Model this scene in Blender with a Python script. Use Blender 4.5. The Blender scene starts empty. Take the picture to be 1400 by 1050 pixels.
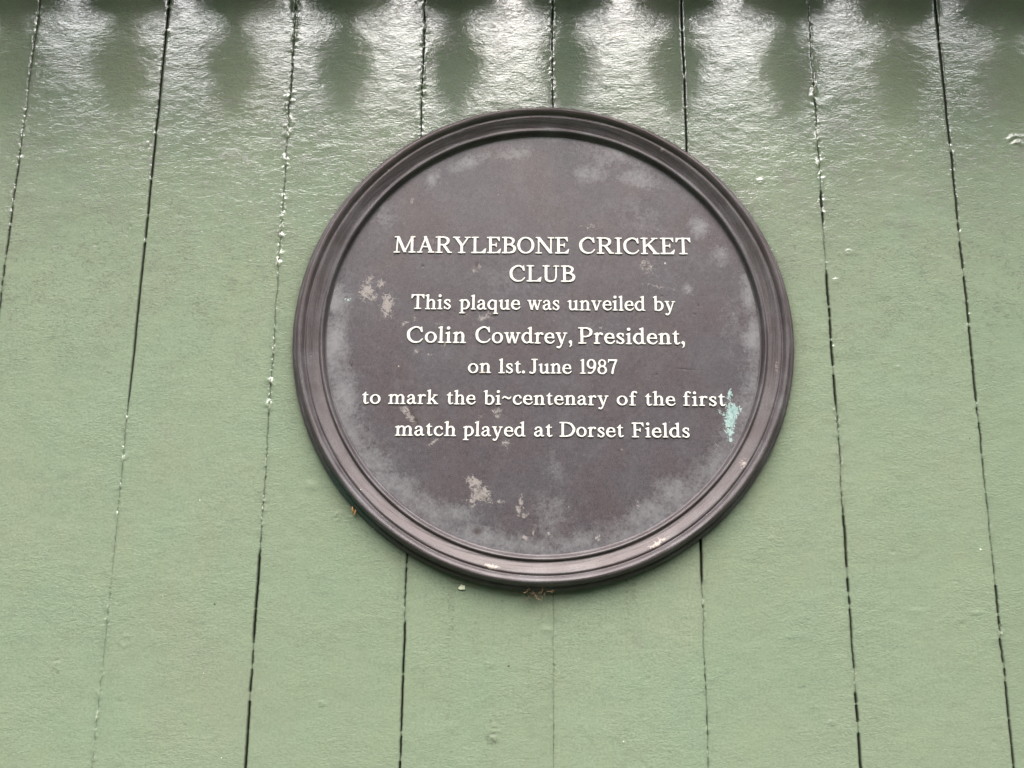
import bpy, bmesh, math, random
import numpy as np
from mathutils import Vector, Matrix
random.seed(7); RNG = np.random.default_rng(7)
SC = bpy.context.scene
COL = SC.collection
R = math.radians

# ------------------------------------------------------------------ camera
F, TILT, ROLL, DIST, CAMZ = 1250.0, math.atan(1250/5672), R(0.5), 0.90, 1.6
cf = Vector((0, math.cos(TILT), math.sin(TILT))); cr = Vector((1, 0, 0)); cu = cr.cross(cf)
r2 = math.cos(ROLL)*cr + math.sin(ROLL)*cu
u2 = -math.sin(ROLL)*cr + math.cos(ROLL)*cu
cam = bpy.data.objects.new('camera', bpy.data.cameras.new('camera'))
COL.objects.link(cam); SC.camera = cam
cam.matrix_world = Matrix(((r2.x, u2.x, -cf.x, 0), (r2.y, u2.y, -cf.y, -DIST), (r2.z, u2.z, -cf.z, CAMZ), (0, 0, 0, 1)))
cam.data.sensor_width = 36; cam.data.lens = 36*F/1400; cam.data.clip_start = 0.01; cam.data.clip_end = 500

# ------------------------------------------------------------------ sky, sun, exposure
SUN_EL, SUN_AZ = 56.0, 1.0          # bright hazy sun behind thin cloud, in front of the wall
w = bpy.data.worlds.new('World'); SC.world = w; w.use_nodes = True
nt = w.node_tree; bg = nt.nodes['Background']
sky = nt.nodes.new('ShaderNodeTexSky'); sky.sky_type = 'NISHITA'; sky.sun_disc = False
sky.sun_elevation = R(SUN_EL); sky.sun_rotation = R(180-SUN_AZ)
sky.air_density = 1.0; sky.dust_density = 4.0; sky.ozone_density = 0.3
nt.links.new(sky.outputs[0], bg.inputs[0]); bg.inputs[1].default_value = 0.06
sd = bpy.data.lights.new('sun', 'SUN'); sd.energy = 1.5; sd.angle = R(80); sd.color = (1, .99, .98)
sun = bpy.data.objects.new('sun', sd); COL.objects.link(sun)
az = R(SUN_AZ); el = R(SUN_EL)
sdir = Vector((math.sin(az)*math.cos(el), -math.cos(az)*math.cos(el), math.sin(el)))
sun.rotation_euler = sdir.to_track_quat('Z', 'Y').to_euler(); sun.location = (0, -6, 8)
SC.view_settings.view_transform = 'Standard'; SC.view_settings.look = 'None'
SC.view_settings.exposure = 2.70; SC.view_settings.gamma = 1; SC.view_settings.use_curve_mapping = False

# ------------------------------------------------------------------ helpers
def tag(o, label=None, cat=None, group=None, kind=None):
    if label: o['label'] = label
    if cat: o['category'] = cat
    if group: o['group'] = group
    if kind: o['kind'] = kind
    return o
def link(name, me, mat=None, parent=None, loc=(0, 0, 0)):
    o = bpy.data.objects.new(name, me); COL.objects.link(o)
    if mat and me is not None and not me.materials: me.materials.append(mat)
    o.parent = parent; o.location = loc
    return o
def empty(name, loc=(0, 0, 0)):
    o = bpy.data.objects.new(name, None); COL.objects.link(o); o.location = loc; o.empty_display_size = .05
    return o
def mesh_np(name, verts, faces, smooth=True):
    """verts (n,3), faces (m,4) int arrays"""
    me = bpy.data.meshes.new(name)
    me.vertices.add(len(verts)); me.vertices.foreach_set('co', np.asarray(verts, np.float32).ravel())
    nf = len(faces); k = faces.shape[1]
    me.loops.add(nf*k); me.loops.foreach_set('vertex_index', faces.astype(np.int32).ravel())
    me.polygons.add(nf); me.polygons.foreach_set('loop_start', np.arange(0, nf*k, k, dtype=np.int32))
    me.polygons.foreach_set('use_smooth', np.full(nf, smooth))
    me.update(calc_edges=True); me.validate()
    return me
def attr(me, name, vals):
    a = me.attributes.new(name, 'FLOAT', 'POINT'); a.data.foreach_set('value', np.asarray(vals, np.float32).ravel())
def hash2(ix, iy, seed):
    h = (ix.astype(np.int64)*374761393 + iy.astype(np.int64)*668265263 + seed*982451653) & 0x7fffffff
    h = ((h ^ (h >> 13))*1274126177) & 0x7fffffff
    h = (h ^ (h >> 16)) & 0xffff
    return h/65535.0
def noise2(x, y, seed=0):
    ix = np.floor(x); iy = np.floor(y); fx = x-ix; fy = y-iy
    fx = fx*fx*(3-2*fx); fy = fy*fy*(3-2*fy)
    a = hash2(ix, iy, seed); b = hash2(ix+1, iy, seed); c = hash2(ix, iy+1, seed); d = hash2(ix+1, iy+1, seed)
    return (a*(1-fx)+b*fx)*(1-fy) + (c*(1-fx)+d*fx)*fy
def fbm(x, y, seed=0, octv=4):
    s = 0; a = .5; t = 0
    for i in range(octv):
        s = s + a*noise2(x*2**i, y*2**i, seed+i*17); t += a; a *= .55
    return s/t
# positions measured on the wall: photo pixel -> point of the wall plane (x, z) at height h off the wall
def W(x, y, h=0.0):
    d = cf + r2*((x-700)/F) - u2*((y-525)/F)
    t = (DIST-h)/d.y
    return t*d.x, CAMZ + t*d.z

# node helpers
def new_mat(name):
    m = bpy.data.materials.new(name); m.use_nodes = True
    return m, m.node_tree.nodes, m.node_tree.links, m.node_tree.nodes['Principled BSDF']
def N(ns, t, **kw):
    n = ns.new(t)
    for k, v in kw.items():
        if k.startswith('i_'): n.inputs[k[2:].replace('_', ' ')].default_value = v
        else: setattr(n, k, v)
    return n
def ramp(ns, ls, src, stops, interp='LINEAR'):
    r = ns.new('ShaderNodeValToRGB'); r.color_ramp.interpolation = interp
    e = r.color_ramp.elements
    while len(e) < len(stops): e.new(.5)
    for q, (p, c) in zip(e, stops):
        q.position = p; q.color = (c, c, c, 1) if isinstance(c, (int, float)) else (*c, 1)
    ls.new(src, r.inputs[0]); return r.outputs[0]
def noise(ns, ls, vec, scale, detail=3, rough=.55, dist=0):
    n = N(ns, 'ShaderNodeTexNoise'); n.inputs['Scale'].default_value = scale
    n.inputs['Detail'].default_value = detail; n.inputs['Roughness'].default_value = rough
    n.inputs['Distortion'].default_value = dist
    ls.new(vec, n.inputs['Vector']); return n.outputs['Fac']
def mapping(ns, ls, src, sc, loc=(0, 0, 0)):
    m = N(ns, 'ShaderNodeMapping'); m.inputs['Scale'].default_value = sc; m.inputs['Location'].default_value = loc
    ls.new(src, m.inputs[0]); return m.outputs[0]
def math_n(ns, ls, op, a, b=None, c=None, clamp=False):
    n = N(ns, 'ShaderNodeMath', operation=op); n.use_clamp = clamp
    for i, v in enumerate((a, b, c)):
        if v is None: continue
        if isinstance(v, (int, float)): n.inputs[i].default_value = v
        else: ls.new(v, n.inputs[i])
    return n.outputs[0]
def mixc(ns, ls, fac, a, b, blend='MIX'):
    n = N(ns, 'ShaderNodeMix', data_type='RGBA', blend_type=blend)
    if isinstance(fac, (int, float)): n.inputs[0].default_value = fac
    else: ls.new(fac, n.inputs[0])
    for v, k in ((a, 6), (b, 7)):
        if isinstance(v, tuple): n.inputs[k].default_value = (*v, 1)
        else: ls.new(v, n.inputs[k])
    return n.outputs[2]
def geo_pos(ns):
    return ns.new('ShaderNodeNewGeometry').outputs['Position']

# ------------------------------------------------------------------ materials
def board_paint():
    m, ns, ls, b = new_mat('old_green_gloss_paint')
    P = geo_pos(ns)
    big = noise(ns, ls, mapping(ns, ls, P, (3, 3, 1.6)), 2.0, 4)
    mid = noise(ns, ls, mapping(ns, ls, P, (1, 1, .8)), 26, 5, .6)
    fine = noise(ns, ls, P, 420, 2)
    c1 = mixc(ns, ls, ramp(ns, ls, big, [(.3, 0), (.7, 1)]), (.200, .250, .171), (.217, .258, .169))
    c2 = mixc(ns, ls, ramp(ns, ls, mid, [(.35, 0), (.75, .6)]), c1, (.188, .253, .176))
    bl_ = noise(ns, ls, mapping(ns, ls, P, (1, 1, .7)), 9, 5, .62, .5)
    c2 = mixc(ns, ls, ramp(ns, ls, bl_, [(.5, 0), (.68, .6)]), c2, (.212, .231, .169))
    c2 = mixc(ns, ls, ramp(ns, ls, bl_, [(.32, .5), (.48, 0)]), c2, (.178, .249, .172))
    gr_ = noise(ns, ls, mapping(ns, ls, P, (.5, 1, 1)), 120, 5, .7, 1.0)
    c2 = mixc(ns, ls, ramp(ns, ls, gr_, [(.33, .5), (.47, 0)]), c2, (.158, .190, .134))
    c2 = mixc(ns, ls, ramp(ns, ls, fine, [(.3, .30), (.5, 0)]), c2, (.120, .15, .10))
    c2 = mixc(ns, ls, ramp(ns, ls, fine, [(.5, 0), (.75, .35)]), c2, (.30, .35, .26))
    # per-board shade
    oi = ns.new('ShaderNodeObjectInfo')
    c2 = mixc(ns, ls, math_n(ns, ls, 'MULTIPLY', oi.outputs['Random'], .6), c2, (.174, .225, .151))
    # grime caught in the brush marks: fine broken flecks, mostly where attribute 'grime' is high
    at = N(ns, 'ShaderNodeAttribute', attribute_name='grime')
    gn = noise(ns, ls, mapping(ns, ls, P, (1, 1, 1.7)), 190, 5, .72, 1.0)
    gn2 = noise(ns, ls, P, 30, 3, .6)
    gm = ramp(ns, ls, math_n(ns, ls, 'ADD', gn, math_n(ns, ls, 'MULTIPLY', gn2, .35)), [(.72, 0), (.775, 1)])
    gm = math_n(ns, ls, 'MULTIPLY', gm, at.outputs['Fac'], clamp=True)
    c3 = mixc(ns, ls, math_n(ns, ls, 'MULTIPLY', gm, .85), c2, (.07, .075, .052))
    # film of dirt
    film = math_n(ns, ls, 'MULTIPLY', ramp(ns, ls, gn2, [(.35, 0), (.7, 1)]), at.outputs['Fac'])
    c3 = mixc(ns, ls, math_n(ns, ls, 'MULTIPLY', film, .28), c3, (.172, .186, .138))
    # flecks of white
    vo = N(ns, 'ShaderNodeTexVoronoi'); vo.inputs['Scale'].default_value = 46; ls.new(P, vo.inputs['Vector'])
    sz = N(ns, 'ShaderNodeSeparateColor'); ls.new(vo.outputs['Color'], sz.inputs[0])
    lim = math_n(ns, ls, 'MULTIPLY', math_n(ns, ls, 'POWER', sz.outputs[0], 3), .055)
    fl = math_n(ns, ls, 'LESS_THAN', vo.outputs['Distance'], lim)
    isw = math_n(ns, ls, 'GREATER_THAN', sz.outputs[1], .35)
    c4 = mixc(ns, ls, math_n(ns, ls, 'MULTIPLY', fl, .8), c3, mixc(ns, ls, isw, (.06, .05, .04), (.68, .70, .58)))
    # edge wear, dirt and painted shade at the joints and round the plaque
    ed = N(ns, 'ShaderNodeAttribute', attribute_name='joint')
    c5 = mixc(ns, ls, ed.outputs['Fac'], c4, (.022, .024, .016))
    pl = N(ns, 'ShaderNodeAttribute', attribute_name='chalk')
    c6 = mixc(ns, ls, pl.outputs['Fac'], c5, (.55, .58, .46))
    ls.new(c6, b.inputs['Base Color'])
    rg = ramp(ns, ls, mid, [(.3, .06), (.7, .10)])
    rg = math_n(ns, ls, 'ADD', rg, math_n(ns, ls, 'MULTIPLY', gm, .3))
    b.inputs['Roughness'].default_value = .45
    b.inputs['IOR'].default_value = 1.25
    b.inputs['Coat Weight'].default_value = 1.0; b.inputs['Coat IOR'].default_value = 1.76
    ls.new(rg, b.inputs['Coat Roughness'])
    # brush-mark relief
    w1 = noise(ns, ls, mapping(ns, ls, P, (.55, 1, 1.25)), 170, 4, .6, 1.2)
    w2 = noise(ns, ls, mapping(ns, ls, P, (.6, 1, 1.4)), 420, 2, .5, .3)
    w3 = noise(ns, ls, mapping(ns, ls, P, (.8, 1, 1.2)), 45, 2, .5)
    hgt = math_n(ns, ls, 'ADD', math_n(ns, ls, 'MULTIPLY', w1, .52), math_n(ns, ls, 'MULTIPLY', w2, .24))
    hgt = math_n(ns, ls, 'ADD', hgt, math_n(ns, ls, 'MULTIPLY', w3, .4))
    hgt = math_n(ns, ls, 'ADD', hgt, math_n(ns, ls, 'MULTIPLY', fl, .7))
    bp = N(ns, 'ShaderNodeBump'); bp.inputs['Distance'].default_value = .00042; bp.inputs['Strength'].default_value = 1.0
    ls.new(hgt, bp.inputs['Height']); ls.new(bp.outputs[0], b.inputs['Coat Normal'])
    # the undercoat relief below the levelled gloss is stronger
    w4 = noise(ns, ls, mapping(ns, ls, P, (.7, 1, 1.2)), 230, 4, .65, 1.5)
    h2 = math_n(ns, ls, 'ADD', hgt, math_n(ns, ls, 'MULTIPLY', w4, .8))
    patch = ramp(ns, ls, noise(ns, ls, P, 11, 3, .6), [(.35, .35), (.65, 1.25)])
    h2 = math_n(ns, ls, 'MULTIPLY', h2, patch)
    bp2 = N(ns, 'ShaderNodeBump'); bp2.inputs['Distance'].default_value = .00068
    ls.new(h2, bp2.inputs['Height']); ls.new(bp2.outputs[0], b.inputs['Normal'])
    return m
def simple(name, col, rough=.6, nscale=60, var=.25, bump=.0005, metal=0.0):
    m, ns, ls, b = new_mat(name); P = geo_pos(ns)
    n1 = noise(ns, ls, P, nscale, 4)
    ls.new(mixc(ns, ls, n1, tuple(c*(1-var) for c in col), tuple(min(1, c*(1+var)) for c in col)), b.inputs['Base Color'])
    b.inputs['Roughness'].default_value = rough; b.inputs['Metallic'].default_value = metal
    bp = N(ns, 'ShaderNodeBump'); bp.inputs['Distance'].default_value = bump
    ls.new(n1, bp.inputs['Height']); ls.new(bp.outputs[0], b.inputs['Normal'])
    return m
def bronze_face():
    m, ns, ls, b = new_mat('patinated_bronze_face'); P = geo_pos(ns)
    n1 = noise(ns, ls, P, 14, 5, .6); n2 = noise(ns, ls, P, 90, 4, .65); n3 = noise(ns, ls, P, 900, 2, .6)
    base = mixc(ns, ls, ramp(ns, ls, n1, [(.38, 0), (.62, 1)]), (0.086, 0.068, 0.074), (0.074, 0.068, 0.078))
    base = mixc(ns, ls, ramp(ns, ls, n3, [(.35, .85), (.55, 0)]), base, (0.036, 0.032, 0.034))
    nb = noise(ns, ls, P, 38, 5, .65, .4)
    base = mixc(ns, ls, ramp(ns, ls, nb, [(.5, 0), (.75, .4)]), base, (0.108, 0.104, 0.112))
    nf = noise(ns, ls, P, 340, 4, .7, .5)
    base = mixc(ns, ls, ramp(ns, ls, nf, [(.3, .7), (.48, 0)]), base, (.036, .030, .034))
    base = mixc(ns, ls, ramp(ns, ls, nf, [(.56, 0), (.72, .5)]), base, (.135, .118, .120))
    hz = N(ns, 'ShaderNodeAttribute', attribute_name='bloom_sheen').outputs['Fac']
    k = math_n(ns, ls, 'ADD', hz, math_n(ns, ls, 'MULTIPLY', math_n(ns, ls, 'SUBTRACT', n2, .5), 1.15))
    k = math_n(ns, ls, 'ADD', k, math_n(ns, ls, 'MULTIPLY', math_n(ns, ls, 'SUBTRACT', nf, .5), 1.3))
    k = math_n(ns, ls, 'MULTIPLY', ramp(ns, ls, k, [(.12, 0), (1.0, 1)]), math_n(ns, ls, 'MINIMUM', math_n(ns, ls, 'MULTIPLY', hz, 3.0), 1.0))
    base = mixc(ns, ls, math_n(ns, ls, 'MULTIPLY', k, .85), base, (0.192, 0.192, 0.200))
    st = N(ns, 'ShaderNodeAttribute', attribute_name='stain').outputs['Fac']
    ns2 = noise(ns, ls, P, 330, 4, .7, .6)
    k2 = ramp(ns, ls, math_n(ns, ls, 'ADD', st, math_n(ns, ls, 'MULTIPLY', math_n(ns, ls, 'SUBTRACT', ns2, .5), 2.6)), [(.45, 0), (.8, 1)])
    k2 = math_n(ns, ls, 'MULTIPLY', k2, math_n(ns, ls, 'MINIMUM', math_n(ns, ls, 'MULTIPLY', st, 4.0), 1.0))
    base = mixc(ns, ls, math_n(ns, ls, 'MULTIPLY', k2, .85), base, (0.27, 0.245, 0.228))
    dk = N(ns, 'ShaderNodeAttribute', attribute_name='pit').outputs['Fac']
    base = mixc(ns, ls, dk, base, (0.028, 0.018, 0.016))
    vd = N(ns, 'ShaderNodeAttribute', attribute_name='verdigris').outputs['Fac']
    k3 = ramp(ns, ls, math_n(ns, ls, 'ADD', vd, math_n(ns, ls, 'MULTIPLY', math_n(ns, ls, 'SUBTRACT', ns2, .5), 2.2)), [(.52, 0), (.66, 1)])
    k3 = math_n(ns, ls, 'MULTIPLY', k3, math_n(ns, ls, 'MINIMUM', math_n(ns, ls, 'MULTIPLY', vd, 4.0), 1.0))
    vcol = mixc(ns, ls, ramp(ns, ls, ns2, [(.4, 0), (.6, 1)]), (.15, .28, .27), (.34, .44, .42))
    base = mixc(ns, ls, k3, base, vcol)
    # specks
    vo = N(ns, 'ShaderNodeTexVoronoi'); vo.inputs['Scale'].default_value = 70; ls.new(P, vo.inputs['Vector'])
    sz = N(ns, 'ShaderNodeSeparateColor'); ls.new(vo.outputs['Color'], sz.inputs[0])
    fl = math_n(ns, ls, 'LESS_THAN', vo.outputs['Distance'], math_n(ns, ls, 'MULTIPLY', math_n(ns, ls, 'POWER', sz.outputs[0], 5), .075))
    spc = mixc(ns, ls, math_n(ns, ls, 'GREATER_THAN', sz.outputs[1], .4), (0.016, 0.012, 0.012), (0.400, 0.376, 0.336))
    base = mixc(ns, ls, math_n(ns, ls, 'MULTIPLY', fl, .85), base, spc)
    ls.new(base, b.inputs['Base Color'])
    rg = math_n(ns, ls, 'ADD', ramp(ns, ls, n1, [(.3, .38), (.7, .48)]), math_n(ns, ls, 'MULTIPLY', k2, .25))
    ls.new(rg, b.inputs['Roughness']); b.inputs['IOR'].default_value = 1.5
    b.inputs['Metallic'].default_value = .15
    h = math_n(ns, ls, 'ADD', math_n(ns, ls, 'MULTIPLY', n3, .15), math_n(ns, ls, 'MULTIPLY', n2, .35))
    h = math_n(ns, ls, 'ADD', h, math_n(ns, ls, 'ADD', math_n(ns, ls, 'MULTIPLY', k2, .5), math_n(ns, ls, 'MULTIPLY', k3, .6)))
    h = math_n(ns, ls, 'SUBTRACT', h, math_n(ns, ls, 'MULTIPLY', dk, .8))
    bp = N(ns, 'ShaderNodeBump'); bp.inputs['Distance'].default_value = .0005; bp.inputs['Strength'].default_value = .6
    ls.new(h, bp.inputs['Height']); ls.new(bp.outputs[0], b.inputs['Normal'])
    return m
def bronze_rim():
    m, ns, ls, b = new_mat('patinated_bronze_rim'); P = geo_pos(ns)
    uv = N(ns, 'ShaderNodeAttribute', attribute_name='ring')      # x = radius in m*100, y = angle
    ls_v = uv.outputs['Vector']
    streak = noise(ns, ls, mapping(ns, ls, ls_v, (14, 2.2, 2.2)), 1.0, 5, .66)
    n2 = noise(ns, ls, P, 30, 4, .6); n3 = noise(ns, ls, P, 700, 2, .6)
    base = mixc(ns, ls, ramp(ns, ls, streak, [(.38, 0), (.64, 1)]), (.044, .038, .042), (.098, .078, .080))
    base = mixc(ns, ls, ramp(ns, ls, n2, [(.42, 0), (.66, .85)]), base, (.112, .104, .110))  # pale smudges, lightened in the colour to stand for sheen
    base = mixc(ns, ls, ramp(ns, ls, n3, [(.3, .5), (.65, 0)]), base, (0.028, 0.024, 0.026))
    pk = N(ns, 'ShaderNodeAttribute', attribute_name='pink').outputs['Fac']
    base = mixc(ns, ls, math_n(ns, ls, 'MULTIPLY', pk, ramp(ns, ls, streak, [(.35, .2), (.6, .9)])), base, (.080, .055, .051))
    vd = N(ns, 'ShaderNodeAttribute', attribute_name='verdigris').outputs['Fac']
    base = mixc(ns, ls, vd, base, (0.024, 0.060, 0.048))
    vo = N(ns, 'ShaderNodeTexVoronoi'); vo.inputs['Scale'].default_value = 90; ls.new(P, vo.inputs['Vector'])
    sz = N(ns, 'ShaderNodeSeparateColor'); ls.new(vo.outputs['Color'], sz.inputs[0])
    fl = math_n(ns, ls, 'LESS_THAN', vo.outputs['Distance'], math_n(ns, ls, 'MULTIPLY', math_n(ns, ls, 'POWER', sz.outputs[0], 4), .075))
    spc = mixc(ns, ls, math_n(ns, ls, 'GREATER_THAN', sz.outputs[1], .35), (0.024, 0.012, 0.012), (0.440, 0.416, 0.368))
    base = mixc(ns, ls, math_n(ns, ls, 'MULTIPLY', fl, .8), base, spc)
    st = N(ns, 'ShaderNodeAttribute', attribute_name='stain').outputs['Fac']
    ns2 = noise(ns, ls, P, 330, 4, .7, .6)
    k2 = ramp(ns, ls, math_n(ns, ls, 'ADD', st, math_n(ns, ls, 'MULTIPLY', math_n(ns, ls, 'SUBTRACT', ns2, .5), 2.6)), [(.45, 0), (.8, 1)])
    k2 = math_n(ns, ls, 'MULTIPLY', k2, math_n(ns, ls, 'MINIMUM', math_n(ns, ls, 'MULTIPLY', st, 4.0), 1.0))
    base = mixc(ns, ls, math_n(ns, ls, 'MULTIPLY', k2, .8), base, (0.304, 0.256, 0.224))
    ls.new(base, b.inputs['Base Color'])
    ls.new(ramp(ns, ls, streak, [(.3, .36), (.7, .56)]), b.inputs['Roughness'])
    b.inputs['IOR'].default_value = 1.5
    b.inputs['Metallic'].default_value = .15
    h = math_n(ns, ls, 'ADD', math_n(ns, ls, 'MULTIPLY', streak, .6), math_n(ns, ls, 'MULTIPLY', n3, .2))
    bp = N(ns, 'ShaderNodeBump'); bp.inputs['Distance'].default_value = .0005; bp.inputs['Strength'].default_value = .6
    ls.new(h, bp.inputs['Height']); ls.new(bp.outputs[0], b.inputs['Normal'])
    return m
def letter_paint():
    m, ns, ls, b = new_mat('cream_letter_paint'); P = geo_pos(ns)
    n1 = noise(ns, ls, P, 500, 3, .6); n2 = noise(ns, ls, P, 60, 3, .6)
    c = mixc(ns, ls, ramp(ns, ls, n1, [(.4, 0), (.75, 1)]), (.70, .685, .635), (.60, .58, .54))
    c = mixc(ns, ls, ramp(ns, ls, n2, [(.64, 0), (.74, .6)]), c, (.38, .33, .28))
    ls.new(c, b.inputs['Base Color']); b.inputs['Roughness'].default_value = .5
    bp = N(ns, 'ShaderNodeBump'); bp.inputs['Distance'].default_value = .0002
    ls.new(n1, bp.inputs['Height']); ls.new(bp.outputs[0], b.inputs['Normal'])
    return m
M_BOARD = board_paint(); M_FACE = bronze_face(); M_RIM = bronze_rim(); M_LET = letter_paint()
M_DARK = simple('dark_lath', (.03, .03, .022), .8)
M_EAVE = simple('dark_eave_paint', (.030, .034, .027), .5)
M_ROOF = simple('roof_felt', (.06, .06, .06), .9)
M_GROUND = simple('trodden_grass', (.05, .07, .038), .95, 20)

# ------------------------------------------------------------------ ground, wall
bm = bmesh.new(); bmesh.ops.create_grid(bm, x_segments=8, y_segments=8, size=60)
me = bpy.data.meshes.new('ground'); bm.to_mesh(me); bm.free()
tag(link('ground', me, M_GROUND), kind='structure')

def box_mesh(name, x0, x1, y0, y1, z0, z1):
    v = np.array([(x, y, z) for x in (x0, x1) for y in (y0, y1) for z in (z0, z1)], float)
    f = np.array([(0, 1, 3, 2), (4, 6, 7, 5), (0, 4, 5, 1), (2, 3, 7, 6), (0, 2, 6, 4), (1, 5, 7, 3)])
    return mesh_np(name, v, f, False)

WALL_TOP = 2.50
wall = tag(empty('plank_wall', (0, 0, 0)), 'pale green painted pavilion wall of upright boards behind the round plaque', 'wall')
link('backing_lath', box_mesh('backing', -2.3, 2.3, .0125, .03, 0.02, WALL_TOP), M_DARK, wall)
# seams: wall x, then (photo y, gap in mm, roughness 0..1, recess-fill 0..1)
SEAMS = [
 (-.5268, [(0, .9, .7, .3), (110, .8, .8, .5), (180, .5, .8, .6), (220, .9, .5, .1), (320, 1.0, .3, 0), (400, .9, .5, .1)]),
 (-.3841, [(0, 1.9, .3, 0), (60, 1.6, .2, 0), (205, 1.7, .2, 0), (480, 1.6, .1, 0), (545, 1.1, .2, 0), (575, .4, .7, .5), (660, .5, .7, .6), (690, .4, .6, .8), (1050, .35, .8, .95)]),
 (-.2429, [(0, 1.0, .9, .2), (130, .8, .9, .3), (180, .5, 1, .6), (400, .45, 1, .7), (620, .5, 1, .55), (720, .5, 1, .5), (757, .9, .9, .3), (765, 1.7, .2, 0), (870, 1.7, .2, 0), (885, .6, .5, .2), (950, 1.5, .2, 0), (1050, 1.7, .1, 0)]),
 (-.1001, [(0, 1.0, .8, .2), (130, .9, .6, .2), (180, .6, .7, .3), (755, 1.1, .4, .1), (790, 1.0, .8, .3), (845, .6, .9, .5), (858, 1.2, .1, 0), (985, 1.1, .2, 0), (1000, 1.0, .5, .1), (1050, 1.3, .3, 0)]),
 (.0414, [(0, 1.2, .7, .1), (90, .8, .9, .4), (140, .9, .5, .2), (815, .25, .3, 1), (930, .3, .8, .9), (1050, .25, .3, 1)]),
 (.1845, [(0, 1.3, .3, 0), (200, 1.2, .2, 0), (745, 1.7, .2, 0), (785, 1.6, .3, 0), (805, .4, .8, .5), (890, .5, .9, .6), (910, 1.0, .3, .6), (985, .9, .4, .7), (1050, .6, .6, .85)]),
 (.3250, [(0, .8, 1, .5), (130, .8, 1, .5), (250, .6, 1, .6), (266, 1.8, .5, 0), (298, 1.2, .8, 0), (312, .35, .8, .7), (365, .4, .7, .6), (372, 1.6, .4, 0), (545, 1.6, .4, 0), (560, .7, .9, .4), (690, .6, .9, .4), (700, 1.6, .3, 0), (790, 1.5, .4, 0), (870, 1.0, .7, .1), (930, 1.0, .6, .1), (950, 1.8, .2, 0), (1050, 1.9, .1, 0)]),
 (.4669, [(0, 1.6, .2, 0), (120, 1.7, .1, .0), (200, 1.5, .4, 0), (540, 1.6, .3, 0), (560, 1.4, .5, 0), (620, .8, .5, .2), (680, .7, .5, .4), (780, .8, .3, .5), (785, 1.5, .2, 0), (840, 1.3, .4, 0), (860, 1.4, 1, .3), (900, 1.8, 1, .2), (912, 1.1, .4, 0), (1050, 1.3, .2, 0)]),
]
def seam_z(y): return W(757, y)[1]
seam_tab = {}
for sx, pts in SEAMS:
    zs = np.array([seam_z(p[0]) for p in pts]); o = np.argsort(zs)
    seam_tab[round(sx, 4)] = (zs[o], *[np.array([pts[i][k] for i in o], float) for k in (1, 2, 3)])
xs = [s[0] for s in SEAMS]
while xs[0] > -2.2: xs.insert(0, xs[0]-.1423)
while xs[-1] < 2.2: xs.append(xs[-1]+.1418)
def seam_eval(x, z):
    """centre wander (m), gap (m), roughness, fill"""
    k = round(x, 4); s = int(abs(x)*9973) % 991
    wob = (noise2(z*260, z*0+s, 3)-.5)*.0005 + (noise2(z*40, z*0+s, 5)-.5)*.0008
    if k in seam_tab:
        zs, g, r, f = seam_tab[k]
        g = np.interp(z, zs, g); r = np.interp(z, zs, r); f = np.interp(z, zs, f)
    else:
        g = 1.2*(noise2(z*5, z*0+s, 8)) + .3; r = noise2(z*9, z*0+s, 9); f = np.clip(1.2-g, 0, 1)
    wob = wob*(.35+1.6*r)
    br = noise2(z*170, z*0+s, 11)                       # paint strings bridging the gap
    br = np.clip((br-(.90-.32*r-.22*np.clip(f, 0, 1)))/.06, 0, 1)
    dots = np.clip((noise2(z*330, z*0+s, 15)-.42)*5, 0, 1); g = g*(1-f*(1-dots)*.9)
    jag = (noise2(z*900, z*0+s, 12)-.5)*.5*r
    g = np.clip(g*(1-.85*br) + jag, .06, 3); f = np.maximum(f, f*(1.3-dots))
    f = np.maximum(f, br*.7)
    return wob, g*.001, r, f
# small relief features on the boards: (photo x, y, radius x mm, radius z mm, height mm, kind)
FEAT = [(76, 911, 5.5, 11, .55, 'wrinkle'), (674, 1003, 8, 13, .7, 'wrinkle'), (172, 876, 7.5, 7, .5, 'ring'),
        (425, 664, 8, 7, 1.1, 'bump'), (440, 962, 3.5, 2.6, 1.0, 'ring'), (171, 826, 2.2, 1.6, -.9, 'bump'), (166, 953, 2.4, 2.6, .9, 'ring'),
        (252, 991, 1.5, 1.5, -.9, 'bump'), (461, 707, 4.5, 6, .7, 'wrinkle'), (746, 861, 6, 3.5, 1.0, 'bump'), (617, 994, 8, 5, .6, 'bump'),
        (833, 864, 9, 6, .5, 'bump'), (1253, 835, 10, 3, .5, 'bump'), (1315, 853, 3, 2, -1.0, 'bump'), (1137, 988, 3.5, 2, .9, 'ring'),
        (1221, 754, 3.5, 2, -.9, 'bump'), (1360, 1015, 2.5, 2, -.9, 'bump'), (668, 909, 4, 3, .7, 'ring'), (1143, 384, 3.5, 3, .9, 'ring'),
        (1160, 345, 3.5, 3, .8, 'ring'), (1228, 502, 2.6, 2, 1.0, 'bump'), (1085, 870, 14, 5, .4, 'bump'), (1335, 838, 9, 3, .9, 'bump'),
        (1039, 248, 3.2, 3, .9, 'ring'), (1390, 192, 12, 9, .9, 'wrinkle'), (228, 43, 5, 6, 1.0, 'bump'), (203, 197, 4, 6, -.8, 'wrinkle'),
        (130, 335, 5, 2, -.4, 'bump'), (42, 452, 8, 3, -.3, 'bump'), (307, 219, 4, 3, -.5, 'wrinkle'), (1098, 940, 6, 3, .5, 'wrinkle')]
FEAT = [(*W(f[0], f[1]), *f[2:]) for f in FEAT]
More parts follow.
